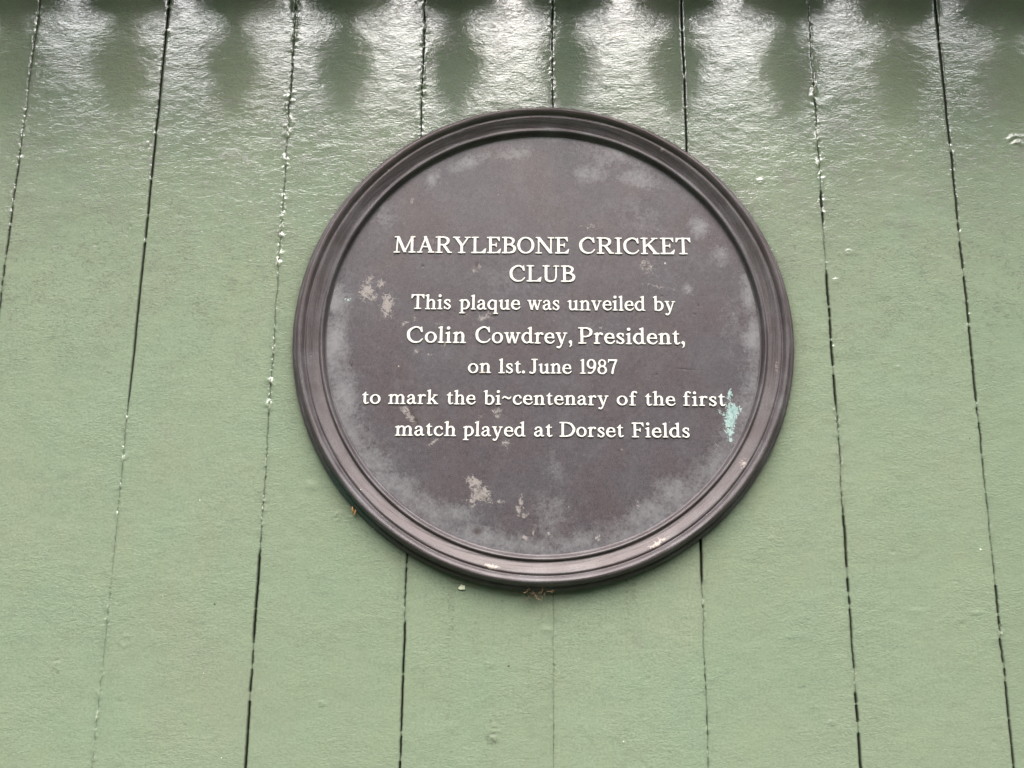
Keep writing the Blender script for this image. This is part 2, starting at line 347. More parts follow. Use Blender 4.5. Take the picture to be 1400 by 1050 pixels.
def board_mesh(i, xa, xb, fine):
    z_lo, z_hi = 1.38, 2.30
    zf = np.arange(z_lo, z_hi, .0013 if fine else .005)
    z = np.concatenate([np.linspace(.02, z_lo-.02, 12), zf, np.linspace(z_hi+.02, WALL_TOP, 10)])
    step = .0021 if fine else .006
    edge = np.array([0, .0, .00025, .0006, .0011, .0018, .0028, .0042])
    mid = np.arange(.0062, (xb-xa)/2, step)
    half = np.concatenate([edge, mid])
    nE = len(half)
    wa, ga, ra, fa = seam_eval(xa, z); wb, gb, rb, fb = seam_eval(xb, z)
    L = xa + wa + ga/2; Rr = xb + wb - gb/2
    width = (Rr-L)[:, None]
    mid_x = (L+Rr)[:, None]/2
    # normalised so both halves reach the centre
    sL = half/ (half[-1]+step/2) ; 
    offs = half[None, :]
    scl = (width/2 - step/2)/half[-1]
    offs = np.where(half[None, :] < .005, half[None, :], .0042 + (half[None, :]-.0042)*((width/2-step/2)-.0042)/(half[-1]-.0042))
    XL = L[:, None]+offs; XR = (Rr[:, None]-offs)[:, ::-1]
    X = np.concatenate([XL, XR], 1); Z = np.repeat(z[:, None], X.shape[1], 1)
    dE = np.concatenate([np.repeat(offs, 1, 0)*1.0, offs[:, ::-1]], 1)
    rough = np.concatenate([np.repeat(ra[:, None], nE, 1), np.repeat(rb[:, None], nE, 1)], 1)
    fill = np.concatenate([np.repeat(fa[:, None], nE, 1), np.repeat(fb[:, None], nE, 1)], 1)
    H = (fbm(X*9+i*7, Z*3, 31, 3)-.5)*.0011
    H += (fbm(X*60+i*3, Z*90, 41, 3)-.5)*.00034
    H += (hash2(np.array(i), np.array(3), 5)-.5)*.0006 + (X-(xa+xb)/2)*(hash2(np.array(i), np.array(9), 5)-.5)*.006
    # arris: rounded by paint; shallow groove when the joint is filled
    H -= .00075*np.exp(-(dE/.0007)**1.2)*(1-.55*fill)
    H -= .00015*np.exp(-dE/.003)
    crumb = np.clip(noise2(X*700, Z*520, 77)-.45, 0, 1)*2*.0010*np.exp(-(dE/.0022)**2)*rough
    crumb2 = np.clip(noise2(X*260, Z*200, 78)-.55, 0, 1)*2.2*.0012*np.exp(-(dE/.004)**2)*rough
    cm = np.clip((noise2(X*12, Z*55, 79)-.12)*2, .15, 1.3); crumb = crumb*cm; crumb2 = crumb2*cm
    H += crumb + crumb2
    chalk = np.clip((crumb+crumb2)*700-.45, 0, .42)
    grime = np.zeros_like(X)
    for (fx, fz, rx, rz, hh, kd) in FEAT:
        rx *= .0008; rz *= .0008; q = np.sqrt(((X-fx)/rx)**2+((Z-fz)/rz)**2)
        if q.min() > 2.5: continue
        if kd == 'bump': H += hh*.0009*np.exp(-q**2*1.3)
        elif kd == 'ring': H += hh*.0010*np.exp(-((q-.85)/.28)**2)
        else:
            H += hh*.0034*(noise2(X*430, Z*400, 5)-.40)*np.exp(-(q/.95)**6)
            grime += .6*np.exp(-(q/1.2)**4)
        if hh < 0: grime += 2.5*np.exp(-(q/.8)**4)
    # dirt film heavier high on the wall where rain does not wash it
    run = np.clip((noise2(X*260, Z*3, 88)-.62)*3, 0, 1)*np.clip((1.66-Z)/.05, 0, 1)*np.exp(-np.clip(1.6-Z, 0, 1)/.09)*(np.abs(X-.03) < .16)
    grime += run*.9
    grime += np.clip((Z-1.72)/.3, .10, 1)*(.55+.45*fbm(X*6, Z*6, 55, 3)) * (1-.0*X)
    joint = np.clip(np.exp(-(dE/.0009)**2)*(.12+.68*np.clip(1-fill, 0, 1)), 0, .8)*(1-np.clip(chalk*2, 0, 1))
    dp = np.hypot(X-.0312, Z-1.8485); joint += (.30*np.exp(-((dp-.2545)/.0035)**2)+.13*np.exp(-((dp-.2545)/.014)**2))*(.5+.9*fbm(X*70, Z*70, 61, 3))  # dark ring round the plaque: dirt, with its contact shadow in the colour
    joint += .16*np.exp(-(dE/.005)**2)*rough*fbm(X*100, Z*60, 99, 2)
    Y = -H
    Y[:, 0] = .012; Y[:, -1] = .012      # back of the edges
    H0 = .0012*(1-.0*fill[:, 0])
    nz, nx = X.shape
    idx = np.arange(nz*nx).reshape(nz, nx)
    f = np.stack([idx[:-1, :-1], idx[:-1, 1:], idx[1:, 1:], idx[1:, :-1]], -1).reshape(-1, 4)
    me = mesh_np('board', np.stack([X, Y, Z], -1).reshape(-1, 3), f)
    joint[:, 0] = 1; joint[:, -1] = 1; joint[:, 1] = np.maximum(joint[:, 1], .75*(1-fa)); joint[:, -2] = np.maximum(joint[:, -2], .75*(1-fb))  # sides of open gaps blackened in the colour, for the shade inside
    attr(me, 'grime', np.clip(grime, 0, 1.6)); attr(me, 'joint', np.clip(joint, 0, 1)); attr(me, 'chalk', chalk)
    return me
for i in range(len(xs)-1):
    fine = -.72 < xs[i] and xs[i+1] < .72
    if xs[i+1] < -1.3 or xs[i] > 1.3:
        fine = False
    link('board', board_mesh(i, xs[i], xs[i+1], fine), M_BOARD, wall)

# ------------------------------------------------------------------ roof eave with its pierced valance (seen only in the gloss of the paint)
eave = tag(empty('roof_eave', (0, 0, WALL_TOP)), 'dark painted eave with a pierced dagger board valance above the wall', 'eave')
VY = -.125
VK = 1.025/1.4
prof = [(2.388, .002), (2.41, .018), (2.44, .034), (2.47, .045), (2.495, .049), (2.512, .042), (2.524, .022), (2.54, .015), (2.556, .018), (2.568, .040), (2.576, .070), (2.60, .0785), (2.66, .0785), (2.74, .0944), (2.80, .0944)]
zz = CAMZ+(np.array([p[0] for p in prof])-CAMZ)*VK; hw = np.array([p[1] for p in prof])*VK
v = []; f = []
for k, (a, b) in enumerate(zip(zz, hw)):
    v += [(-b, -.009, a-WALL_TOP), (b, -.009, a-WALL_TOP), (b, .009, a-WALL_TOP), (-b, .009, a-WALL_TOP)]
for k in range(len(zz)-1):
    q = 4*k
    for j in range(4): f.append((q+j, q+(j+1) % 4, q+4+(j+1) % 4, q+4+j))
f += [(3, 2, 1, 0), (len(v)-4, len(v)-3, len(v)-2, len(v)-1)]
vm = mesh_np('valance_board', np.array(v), np.array(f), False)
for k in range(-16, 17):
    link('valance_board', vm, M_EAVE, eave, ((.0895+.19*k)*VK, VY, 0))
link('soffit', box_mesh('soffit', -2.3, 2.3, VY+.0095, -.004, 0.022, .04), M_EAVE, eave)
bm = bmesh.new()
vs = [bm.verts.new(p) for p in ((-2.35, VY-.06, .03), (2.35, VY-.06, .03), (2.35, .6, .36), (-2.35, .6, .36), (-2.35, VY-.06, .06), (2.35, VY-.06, .06), (2.35, .6, .39), (-2.35, .6, .39))]
for q in ((3, 2, 1, 0), (4, 5, 6, 7), (0, 1, 5, 4), (1, 2, 6, 5), (2, 3, 7, 6), (3, 0, 4, 7)): bm.faces.new([vs[j] for j in q])
me = bpy.data.meshes.new('roof'); bm.to_mesh(me); bm.free()
link('roof_covering', me, M_ROOF, eave, (0, 0, .012))

# ------------------------------------------------------------------ belt of trees across the green: it ends the sky low down in the paint's reflection
def tree_belt():
    a = np.linspace(R(-88), R(88), 300); t = np.linspace(0, 1, 46)
    A, T = np.meshgrid(a, t)
    top = 12.4 + .8*(fbm(A*9, A*0, 21, 3)-.5)*2
    hgt = top*np.sin(T*np.pi/2); dist = 15 + 2.5*T**3
    bump_ = (fbm(A*34, T*9, 22, 4)-.5)*2.2
    rr = dist - bump_*(.3+T)
    V = np.stack([rr*np.sin(A), -rr*np.cos(A), hgt+bump_*.25*T], -1)
    V2 = V.copy(); k = (rr+5)/rr; V2[..., 0] *= k; V2[..., 1] *= k          # far side of the crowns
    nz, nx = A.shape; idx = np.arange(nz*nx).reshape(nz, nx)
    q = np.stack([idx[:-1, :-1], idx[:-1, 1:], idx[1:, 1:], idx[1:, :-1]], -1).reshape(-1, 4)
    top_q = np.stack([idx[-1, :-1], idx[-1, 1:], idx[-1, 1:]+nz*nx, idx[-1, :-1]+nz*nx], -1)
    me = mesh_np('tree_belt', np.concatenate([V.reshape(-1, 3), V2.reshape(-1, 3)]), np.concatenate([q, q[:, ::-1]+nz*nx, top_q]))
    return tag(link('tree_belt', me, simple('tree_belt_foliage', (.06, .07, .052), .9, 3)), 'dark belt of trees across the green opposite the wall', 'trees', kind='stuff')
tree_belt()

# ------------------------------------------------------------------ the plaque
PX, PZ = .0312, 1.8485
plq = tag(empty('round_plaque', (PX, 0, PZ)), 'round dark bronze plaque with cream raised lettering fixed to the green boards', 'plaque')
H_FACE = .0045
BASE = -.0008
RIM = [(.2193, H_FACE-.0006), (.2196, H_FACE), (.2206, H_FACE+.0003), (.2214, H_FACE+.0015), (.2219, .0085), (.2228, .0101), (.2240, .0107), (.2252, .0102), (.2260, .0091), (.2266, .0086),
       (.2272, .0087), (.2278, .0088), (.2300, .0096), (.2325, .0108), (.2350, .0122), (.2368, .0131), (.2380, .0133), (.2390, .0128), (.2397, .0124), (.2403, .0127),
       (.2412, .0140), (.2424, .0154), (.2438, .0163), (.2452, .0166), (.2466, .0161), (.2478, .0148), (.2488, .0128), (.2494, .0105), (.2496, .0080), (.2497, .0066), (.2501, .0060), (.2510, .0062), (.2522, .0060), (.2534, .0051), (.2542, .0036), (.2546, .0018), (.2547, -.0012)]
def resample(P, n):
    P = np.array(P); d = np.r_[0, np.cumsum(np.hypot(*np.diff(P, axis=0).T))]
    t = np.linspace(0, d[-1], n)
    return np.stack([np.interp(t, d, P[:, 0]), np.interp(t, d, P[:, 1])], 1)
def lathe(prof, seg, warp=None):
    a = np.linspace(0, 2*np.pi, seg, endpoint=False)
    r = prof[:, 0][:, None]; h = prof[:, 1][:, None]
    A = np.repeat(a[None], len(prof), 0)
    rr = np.repeat(r, seg, 1); hh = np.repeat(h, seg, 1)
    if warp: rr, hh = warp(rr, hh, A)
    V = np.stack([rr*np.cos(A), -hh, rr*np.sin(A)], -1)
    idx = np.arange(len(prof)*seg).reshape(len(prof), seg); nx = np.roll(idx, -1, 1)
    f = np.stack([idx[:-1], idx[1:], nx[1:], nx[:-1]], -1).reshape(-1, 4)
    return V.reshape(-1, 3), f, rr, hh, A
def rim_warp(rr, hh, A):
    rr = rr + .0004*np.sin(2*A+.6) + .0003*np.sin(3*A+2) + (noise2(14*np.cos(A)+rr*500, 14*np.sin(A)+rr*300, 4)-.5)*.0002
    hh = hh + np.where(hh > .003, (noise2(11*np.cos(A)+rr*400, 11*np.sin(A)-rr*500, 6)-.5)*.0003, 0)
    return rr, hh
V, f, rr, hh, A = lathe(resample(RIM, 120), 900, rim_warp)
me = mesh_np('rim', V, f)
ra = me.attributes.new('ring', 'FLOAT_VECTOR', 'POINT')
ra.data.foreach_set('vector', np.stack([rr*100, np.cos(A), np.sin(A)], -1).astype(np.float32).ravel())
def to_px_face(X, Z, h):           # plaque-local metres -> photo pixels, to look up marks
    vx = X+PX; vy = DIST-h; vz = Z+PZ-CAMZ
    dr = vx*r2.x+vy*r2.y+vz*r2.z; du = vx*u2.x+vy*u2.y+vz*u2.z; df = vx*cf.x+vy*cf.y+vz*cf.z
    return 700+F*dr/df, 525-F*du/df
pxx, pyy = to_px_face(V[:, 0], V[:, 2], -V[:, 1])
def gauss(px, py, L):
    s = np.zeros_like(px)
    for (cx, cy, rx, ry, ang, amp) in L:
        c, sn = math.cos(R(ang)), math.sin(R(ang))
        dx = px-cx; dy = py-cy
        u = (dx*c+dy*sn)/rx; q = (-dx*sn+dy*c)/ry
        s = np.maximum(s, amp*np.exp(-(u*u+q*q)))
    return s
RIM_STAIN = [(672, 775, 13, 4, 12, .9), (900, 742, 16, 6, -38, .8), (1017, 634, 8, 6, -60, .7), (1062, 500, 4, 8, 0, .6), (905, 205, 3, 3, 0, .8), (530, 232, 4, 4, 0, .6)]
attr(me, 'stain', gauss(pxx, pyy, RIM_STAIN))
ang = A.ravel(); rad = rr.ravel()
low = np.clip(.5-.9*np.sin(ang), 0, 1)
attr(me, 'pink', (np.exp(-((rad-.232)/.0055)**2)*low*.6 + np.exp(-((rad-.2455)/.005)**2)*np.clip(np.sin(ang)+.1, 0, 1)*.9))
dA = np.abs(ang-R(223)); attr(me, 'verdigris', np.exp(-(dA/R(11))**2)*(rad > .2475)*.9*(.5+.5*noise2(ang*40, rad*0, 3)))
rim = link('rim', me, M_RIM, plq)
# face disc, finely divided so that its marks can follow the photograph
fr = np.concatenate([[.0004], np.linspace(.002, .2198, 300)])
fp = np.stack([fr, np.full_like(fr, H_FACE)], 1)
V, f, rr, hh, A = lathe(fp, 900, lambda r_, h_, a_: (r_, h_ + (fbm(r_*np.cos(a_)*18+9, r_*np.sin(a_)*18+9, 2, 3)-.5)*.0006))
me = mesh_np('face', V, f)
cx0 = bmesh.new(); cx0.from_mesh(me); cx0.verts.ensure_lookup_table(); cx0.faces.new([cx0.verts[k] for k in range(900)][::-1]); cx0.to_mesh(me); cx0.free()
pxx, pyy = to_px_face(V[:, 0], V[:, 2], H_FACE); rad = rr.ravel(); ang = A.ravel()
BLOOM_SHEEN = [(640, 222, 30, 9, -20, .75), (592, 245, 14, 8, -50, .7), (705, 210, 26, 10, -5, .55), (760, 190, 30, 7, 3, .45), (840, 205, 28, 14, 25, .7), (806, 238, 26, 12, 5, .65), (872, 245, 34, 13, 12, .7), (830, 215, 60, 25, 15, .35),
  (955, 310, 16, 14, 50, .75), (985, 350, 14, 14, 40, .6), (940, 395, 10, 8, 0, .4), (880, 300, 50, 25, 20, .3), (520, 290, 24, 30, -50, .35),
  (458, 410, 20, 26, -15, .95), (455, 470, 20, 42, 4, .95), (470, 540, 22, 40, -12, .85), (480, 590, 24, 26, -20, .75), (508, 628, 32, 24, 40, .8), (545, 668, 46, 24, 42, .75), (590, 700, 46, 22, 30, .8), (622, 702, 28, 14, 10, .8), (660, 735, 60, 18, 14, .8),
  (720, 748, 60, 16, 4, .75), (752, 705, 30, 40, 20, .5), (760, 640, 12, 30, -10, .4), (790, 745, 60, 18, -8, .75), (850, 735, 55, 18, -18, .7), (885, 700, 50, 18, -30, .75), (918, 672, 24, 24, -40, .8), (960, 655, 26, 14, -45, .65), (985, 630, 14, 16, -60, .5),
  (1025, 400, 12, 36, -5, .9), (1030, 460, 14, 30, 3, .95), (1035, 510, 10, 24, 5, .6), (1015, 545, 12, 18, 10, .5), (1000, 440, 20, 30, 0, .3), (905, 370, 60, 30, 0, .15), (700, 385, 60, 30, 0, .2), (845, 450, 70, 60, 0, .12), (560, 500, 60, 60, 0, .12)]  # first two: metal sheen by the right rim, painted in with the bloom
bl = gauss(pxx, pyy, BLOOM_SHEEN)
rimlow = np.exp(-((.2185-rad)/.020)**2)*np.clip(.35-.75*np.sin(ang), 0, .6)
attr(me, 'bloom_sheen', np.clip(np.maximum(bl, rimlow), 0, 1))
STAIN = [(506, 380, 7, 6, 0, .65), (502, 398, 11, 15, 30, .95), (520, 388, 7, 8, 0, .8), (529, 419, 9, 20, 8, .95), (510, 408, 8, 6, 0, .7), (563, 274, 3, 5, 20, .8), (590, 330, 8, 4, 30, .5), (652, 366, 5, 9, 30, .75),
  (884, 365, 13, 8, 60, .75), (808, 310, 18, 5, 0, .55), (568, 436, 5, 3, -30, .7), (553, 443, 6, 3, -40, .9), (636, 429, 4, 3, 0, .7), (662, 434, 14, 5, -28, .8), (600, 443, 9, 2.5, 0, .5), (606, 470, 5, 4, 0, .8), (570, 480, 7, 4, -30, .8), (586, 484, 9, 2, 10, .55), (818, 448, 12, 3, 0, .5),
  (553, 558, 12, 6, 10, .65), (560, 569, 7, 16, -35, .8), (679, 562, 9, 4, -5, .85), (680, 568, 4, 3, 0, .8), (655, 573, 6, 4, -30, .7), (592, 606, 10, 4, -40, .75), (692, 606, 6, 7, 20, .8), (845, 616, 8, 4, 0, .45), (900, 392, 32, 3, 12, .5), (940, 398, 14, 4, 20, .5),
  (648, 660, 14, 10, 20, .85), (658, 675, 16, 14, 40, .95), (645, 686, 7, 8, 0, .8), (684, 686, 5, 4, 0, .8), (712, 684, 4, 9, 0, .8), (710, 695, 7, 6, -20, .85), (717, 705, 9, 4, -10, .85), (652, 728, 13, 7, 0, .55), (817, 735, 4, 5, 0, .95), (872, 690, 4, 6, 10, .7), (751, 728, 2.5, 5, 20, .7), (718, 735, 4, 5, -30, 1.0), (729, 729, 2, 6, 0, .8), (915, 700, 5, 4, 0, .5), (1000, 640, 4, 8, 0, .5), (980, 612, 5, 9, 0, .45)]
attr(me, 'stain', gauss(pxx, pyy, STAIN))
PIT = [(652, 364, 2.5, 4, 20, .9), (884, 365, 3, 3, 0, .9), (563, 274, 1.5, 3, 20, .6), (636, 430, 2.5, 2.5, 0, .9), (672, 432, 2.5, 2.5, 0, .8), (568, 436, 2, 1.5, -30, .8), (606, 471, 2, 1.5, 0, .8), (562, 566, 3, 5, 0, .75), (568, 576, 3, 6, -25, .85), (680, 568, 2, 1.5, 0, .6), (655, 573, 3, 2, -30, .6), (655, 672, 3, 6, 30, .5), (662, 680, 6, 2.5, 30, .5), (652, 727, 7, 5, 0, .9), (578, 364, 1.5, 1.5, 0, .9), (710, 695, 2, 2, 0, .6), (717, 705, 4, 1.5, -10, .5), (898, 512, 1.2, 1.2, 0, .9), (950, 430, 2, 1.5, 0, .6), (936, 505, 12, .8, 3, .5), (846, 616, 3, 2, 0, .5), (735, 545, 16, .7, 35, .35), (480, 500, 1.5, 1.5, 0, .8), (905, 405, 1.5, 1.5, 0, .8), (955, 418, 1.5, 2, 0, .8), (1048, 520, 3, 5, 0, .6)]
attr(me, 'pit', gauss(pxx, pyy, PIT))
VERD = [(999, 570, 10, 24, 4, 1.0), (1002, 560, 12, 12, 0, .9), (990, 565, 13, 5, 20, .7), (998, 540, 6, 14, 0, .7), (999, 592, 6, 13, 0, .85), (478, 408, 14, 5, -10, .42), (455, 400, 10, 12, 0, .42)]
attr(me, 'verdigris', gauss(pxx, pyy, VERD))
face = link('face', me, M_FACE, plq)

# ------------------------------------------------------------------ lettering: glyphs drawn as strokes, merged by a distance field
def Bx(x0, y0, x1, y1): return ('B', x0, y0, x1, y1)
def L(x0, y0, x1, y1, w): return ('L', x0, y0, x1, y1, w)
def P(*p): return ('P', p)
def G(*p): return ('G', p)
def O(cx, cy, rx, ry, t, w): return ('O', cx, cy, rx, ry, t, w)
def flag(y, x=10): return G((x-11, y-11), (x-10, y-6), (x+11, y+2), (x+15, y+2), (x+15, y-12), (x, y-12))
def st(x, y0, y1, w=16): return Bx(x, y0, x+w, y1)
def sf(x0, x1, y=0, t=7): return Bx(x0, y, x1, y+t)
X_ = 67; t_ = 6.5
bowlr = lambda: P((20, 50, 8), (32, 62, 9), (50, 60, 12), (62, 42, 15), (62, 24, 15), (50, 8, 12), (34, 3, 9), (18, 7, 8))
bowll = lambda: P((53, 54, 8), (38, 63.5, 9), (21, 59, 12), (9, 42, 15), (9, 24, 15), (21, 8, 12), (36, 3.5, 9), (53, 13, 8))
arch = lambda x: P((x+12, 50, 8), (x+24, 62, 9), (x+38, 63, 11), (x+47, 51, 15), (x+47.5, 38, 15))
GL = {
'M': (134, [sf(0, 38), L(18, 3, 24, 98, 9), L(25, 99, 68, 3, 17), L(66, 4, 110, 98, 9), st(102, 0, 100), sf(90, 132), sf(4, 30, 93), sf(102, 130, 93)]),
'A': (105, [L(18, 2, 54, 100, 9), L(49, 100, 86, 2, 17), Bx(30, 33, 74, 41), sf(0, 34), sf(66, 105)]),
'R': (100, [st(14, 0, 100), sf(0, 44), sf(0, 30, 93), P((26, 95.5, 8), (52, 95.5, 9), (73, 86, 15), (77, 73, 17), (71, 59, 14), (54, 50, 9), (28, 50, 8)), L(48, 52, 82, 4, 16), sf(74, 101)]),
'Y': (106, [L(17, 97, 54, 46, 17), L(91, 97, 58, 46, 9), st(45, 0, 50), sf(0, 42, 93), sf(70, 106, 93), sf(31, 76)]),
'L': (88, [st(13, 0, 100), sf(0, 44, 93), Bx(0, 0, 80, 8), G((60, 8), (76, 0), (84, 0), (89, 29), (83, 29))]),
'E': (84, [st(13, 0, 100), Bx(0, 92, 72, 100), Bx(0, 0, 76, 8), Bx(20, 47, 56, 55), G((60, 92), (70, 100), (76, 100), (78, 73), (73, 73)), G((60, 8), (72, 0), (79, 0), (85, 28), (80, 28)), Bx(53, 38, 59, 64)]),
'B': (87, [st(13, 0, 100), P((24, 95.5, 8), (46, 95.5, 9), (65, 86, 15), (68, 75, 16), (61, 61, 12), (44, 53.5, 8), (26, 53, 8)), P((26, 53, 8), (48, 53, 9), (70, 43, 15), (77, 28, 17), (69, 12, 14), (48, 4.5, 9), (24, 4.5, 8)), sf(0, 26, 0, 8), sf(0, 26, 92, 8)]),
'O': (103, [O(51.5, 50, 43, 46.5, 9, 17)]),
'N': (113, [Bx(15, 0, 24, 98), Bx(89, 0, 98, 100), L(17, 99, 94, 2, 17), sf(0, 40), sf(0, 24, 93), sf(73, 113, 93)]),
'C': (95, [P((84, 70, 9), (76, 87, 11), (56, 97, 9), (32, 90, 12), (13, 72, 16), (8.5, 50, 17), (14, 26, 16), (32, 8, 12), (55, 3.5, 9), (75, 9, 8), (89, 24, 7)), G((80, 99), (86, 99), (90, 66), (84, 66))]),
'I': (42, [st(13, 0, 100), sf(0, 42), sf(0, 42, 93)]),
'K': (108, [st(13, 0, 100), sf(0, 42), sf(0, 42, 93), L(27, 44, 82, 97, 9), sf(62, 99, 93), L(44, 60, 88, 3, 17), sf(70, 109)]),
'T': (87, [st(35.5, 0, 100), Bx(3, 92, 84, 100), G((0, 72), (5, 72), (22, 95), (4, 100), (1, 100)), G((87, 72), (82, 72), (65, 95), (83, 100), (86, 100)), sf(20, 67)]),
'U': (104, [Bx(13, 30, 29, 100), P((21, 34, 16), (24, 14, 14), (38, 4.5, 11), (57, 4, 9), (74, 12, 9), (81, 33, 9)), Bx(77, 30, 86, 100), sf(0, 42, 93), sf(65, 100, 93)]),
'P': (84, [st(13, 0, 100), P((24, 95.5, 8), (50, 95.5, 9), (71, 85, 15), (76, 71, 17), (69, 54, 14), (50, 44, 9), (26, 44, 8)), sf(0, 46), sf(0, 26, 93)]),
'J': (62, [sf(18, 62, 93), st(32, 22, 100), P((40, 26, 16), (37, 10, 13), (24, 2, 9), (9, 7, 12))]),
'D': (104, [st(13, 0, 100), P((24, 95.5, 8), (50, 95.5, 9), (78, 84, 14), (94, 58, 17), (94, 42, 17), (78, 16, 14), (50, 4.5, 9), (24, 4.5, 8)), sf(0, 26, 0, 8), sf(0, 26, 92, 8)]),
'F': (80, [st(13, 0, 100), Bx(0, 92, 72, 100), G((60, 92), (70, 100), (76, 100), (79, 73), (74, 73)), Bx(20, 46, 54, 54), Bx(52, 37, 58, 63), sf(0, 46)]),
'n': (74, [Bx(10, 0, 25, 63), flag(67), arch(10), Bx(50, 0, 65, 44), sf(0, 35, 0, t_), sf(40, 75, 0, t_)]),
'h': (74, [Bx(10, 0, 25, 98), flag(100), arch(10), Bx(50, 0, 65, 44), sf(0, 35, 0, t_), sf(40, 75, 0, t_)]),
'm': (114, [Bx(10, 0, 25, 63), flag(67), arch(10), Bx(50, 0, 65, 44), arch(50), Bx(90, 0, 105, 44), sf(0, 35, 0, t_), sf(41, 74, 0, t_), sf(80, 115, 0, t_)]),
'u': (74, [Bx(8, 20, 23, 65), flag(67, 8), P((15.5, 24, 15), (18, 10, 13), (30, 3.5, 10), (43, 7, 9), (54, 18, 8)), Bx(49, 0, 64, 65), flag(67, 49), sf(56, 74, 0, t_)]),
'i': (35, [Bx(10, 0, 25, 65), flag(67), sf(0, 35, 0, t_), ('P', ((17, 91, 20), (17.5, 91, 20)))]),
'l': (35, [Bx(10, 0, 25, 98), flag(100), sf(0, 35, 0, t_)]),
'o': (68, [O(34, 33.5, 26.5, 30, 8, 15)]),
'e': (63, [P((55, 37, 13), (50, 56, 12), (33, 63.5, 8), (16, 55, 13), (8, 34, 15), (15, 13, 14), (34, 3.5, 10), (50, 7, 8), (61, 18, 7)), Bx(12, 33, 59, 40)]),
'c': (60, [P((51, 50, 14), (46, 60, 10), (33, 64, 8), (15, 54, 13), (8, 33, 15), (15, 12, 14), (33, 3.5, 10), (48, 7, 8), (58, 18, 7))]),
'a': (64, [P((11, 51, 13), (18, 61, 9), (32, 64, 9), (43, 57, 13), (46, 44, 15)), Bx(38.5, 12, 53.5, 46), P((46, 15, 14), (52, 5, 10), (63, 6, 7)), P((44, 41, 7), (26, 36, 8), (11, 26, 13), (9, 14, 14), (19, 4, 11), (32, 5, 8), (44, 15, 8))]),
'b': (71, [Bx(10, 3, 25, 98), flag(100), bowlr()]),
'd': (74, [Bx(48, 3, 63, 98), flag(100, 48), bowll(), sf(56, 74, 0, t_)]),
'p': (71, [Bx(10, -27, 25, 63), flag(67), bowlr(), sf(-1, 36, -28, t_)]),
'q': (73, [Bx(48, -27, 63, 66), bowll(), sf(38, 73, -28, t_)]),
'r': (54, [Bx(10, 0, 25, 63), flag(67), sf(0, 37, 0, t_), P((21, 46, 8), (30, 60, 9), (40, 64, 11), (48, 59, 14))]),
's': (52, [P((43, 51, 7), (37, 61, 8), (25, 64, 9), (13, 57, 12), (11, 47, 13), (24, 36, 15), (39, 26, 14), (43, 15, 13), (35, 5, 10), (23, 3, 8), (8, 13, 7)), Bx(40, 45, 45.5, 66), Bx(4, 2, 9.5, 22)]),
't': (44, [Bx(12, 14, 27, 68), G((12, 62), (7, 66), (22, 84), (27, 86), (27, 62)), sf(2, 42, 60.5, t_), P((19.5, 20, 15), (23, 6, 12), (32, 3.5, 9), (43, 9, 7))]),
'f': (50, [Bx(12, 0, 27, 78), P((19.5, 74, 15), (23, 91, 12), (35, 97, 9), (46, 91, 13)), sf(1, 43, 60.5, t_), sf(1, 41, 0, t_)]),
'v': (72, [L(14, 65, 36, 0, 15), L(60, 65, 37, 2, 8), sf(0, 31, 60.5, t_), sf(46, 72, 60.5, t_)]),
'w': (102, [L(14, 65, 33, 0, 14), L(50, 65, 34, 2, 8), L(48, 65, 70, 0, 14), L(90, 65, 71, 2, 8), sf(0, 29, 60.5, t_), sf(40, 62, 60.5, t_), sf(76, 102, 60.5, t_)]),
'y': (73, [L(14, 65, 38, 0, 15), P((61, 63, 8), (40, 4, 8), (31, -17, 9), (22, -25, 10), (12, -22, 13)), sf(0, 32, 60.5, t_), sf(47, 73, 60.5, t_)]),
'k': (76, [Bx(10, 0, 25, 98), flag(100), sf(0, 35, 0, t_), L(23, 25, 57, 63, 8), sf(42, 71, 60.5, t_), L(34, 39, 63, 2, 15), sf(48, 77, 0, t_)]),
'1': (42, [st(13, 0, 96), flag(100, 14), sf(0, 42)]),
'9': (68, [O(33, 68, 25, 28.5, 9, 15), P((58.5, 70, 15), (57, 42, 14), (46, 18, 11), (30, 5, 9), (12, 6, 12))]),
'8': (68, [O(34, 74, 21, 22, 8, 13), O(34, 27, 26, 25, 8, 15)]),
'7': (68, [Bx(4, 88, 66, 100), G((1, 76), (6, 76), (12, 90), (9, 100), (4, 100)), P((60, 92, 12), (46, 60, 13), (36, 28, 15), (32, 6, 16))]),
'.': (22, [('P', ((11, 9, 20), (11.4, 9, 20)))]),
',': (24, [('P', ((12, 10, 19), (12.4, 10, 19))), P((17, 8, 10), (17, -8, 8), (8, -20, 4))]),
'~': (62, [P((3, 42, 7), (15, 54, 10), (30, 48, 12), (45, 41, 10), (58, 53, 7))]),
}
def catmull(p, n=9):
    p = np.array(p, float); q = np.vstack([2*p[0]-p[1], p, 2*p[-1]-p[-2]]); o = []
    for i in range(1, len(q)-2):
        for t in np.linspace(0, 1, n, endpoint=False):
            a, b, c, d = q[i-1], q[i], q[i+1], q[i+2]
            o.append(.5*((2*b)+(-a+c)*t+(2*a-5*b+4*c-d)*t*t+(-a+3*b-3*c+d)*t**3))
    o.append(q[-2]); return np.array(o)
def seg_sd(X, Y, a, b, ra, rb):
    dx, dy = b[0]-a[0], b[1]-a[1]; l2 = dx*dx+dy*dy+1e-9
    t = np.clip(((X-a[0])*dx+(Y-a[1])*dy)/l2, 0, 1)
    return np.hypot(X-a[0]-t*dx, Y-a[1]-t*dy) - (ra+(rb-ra)*t)
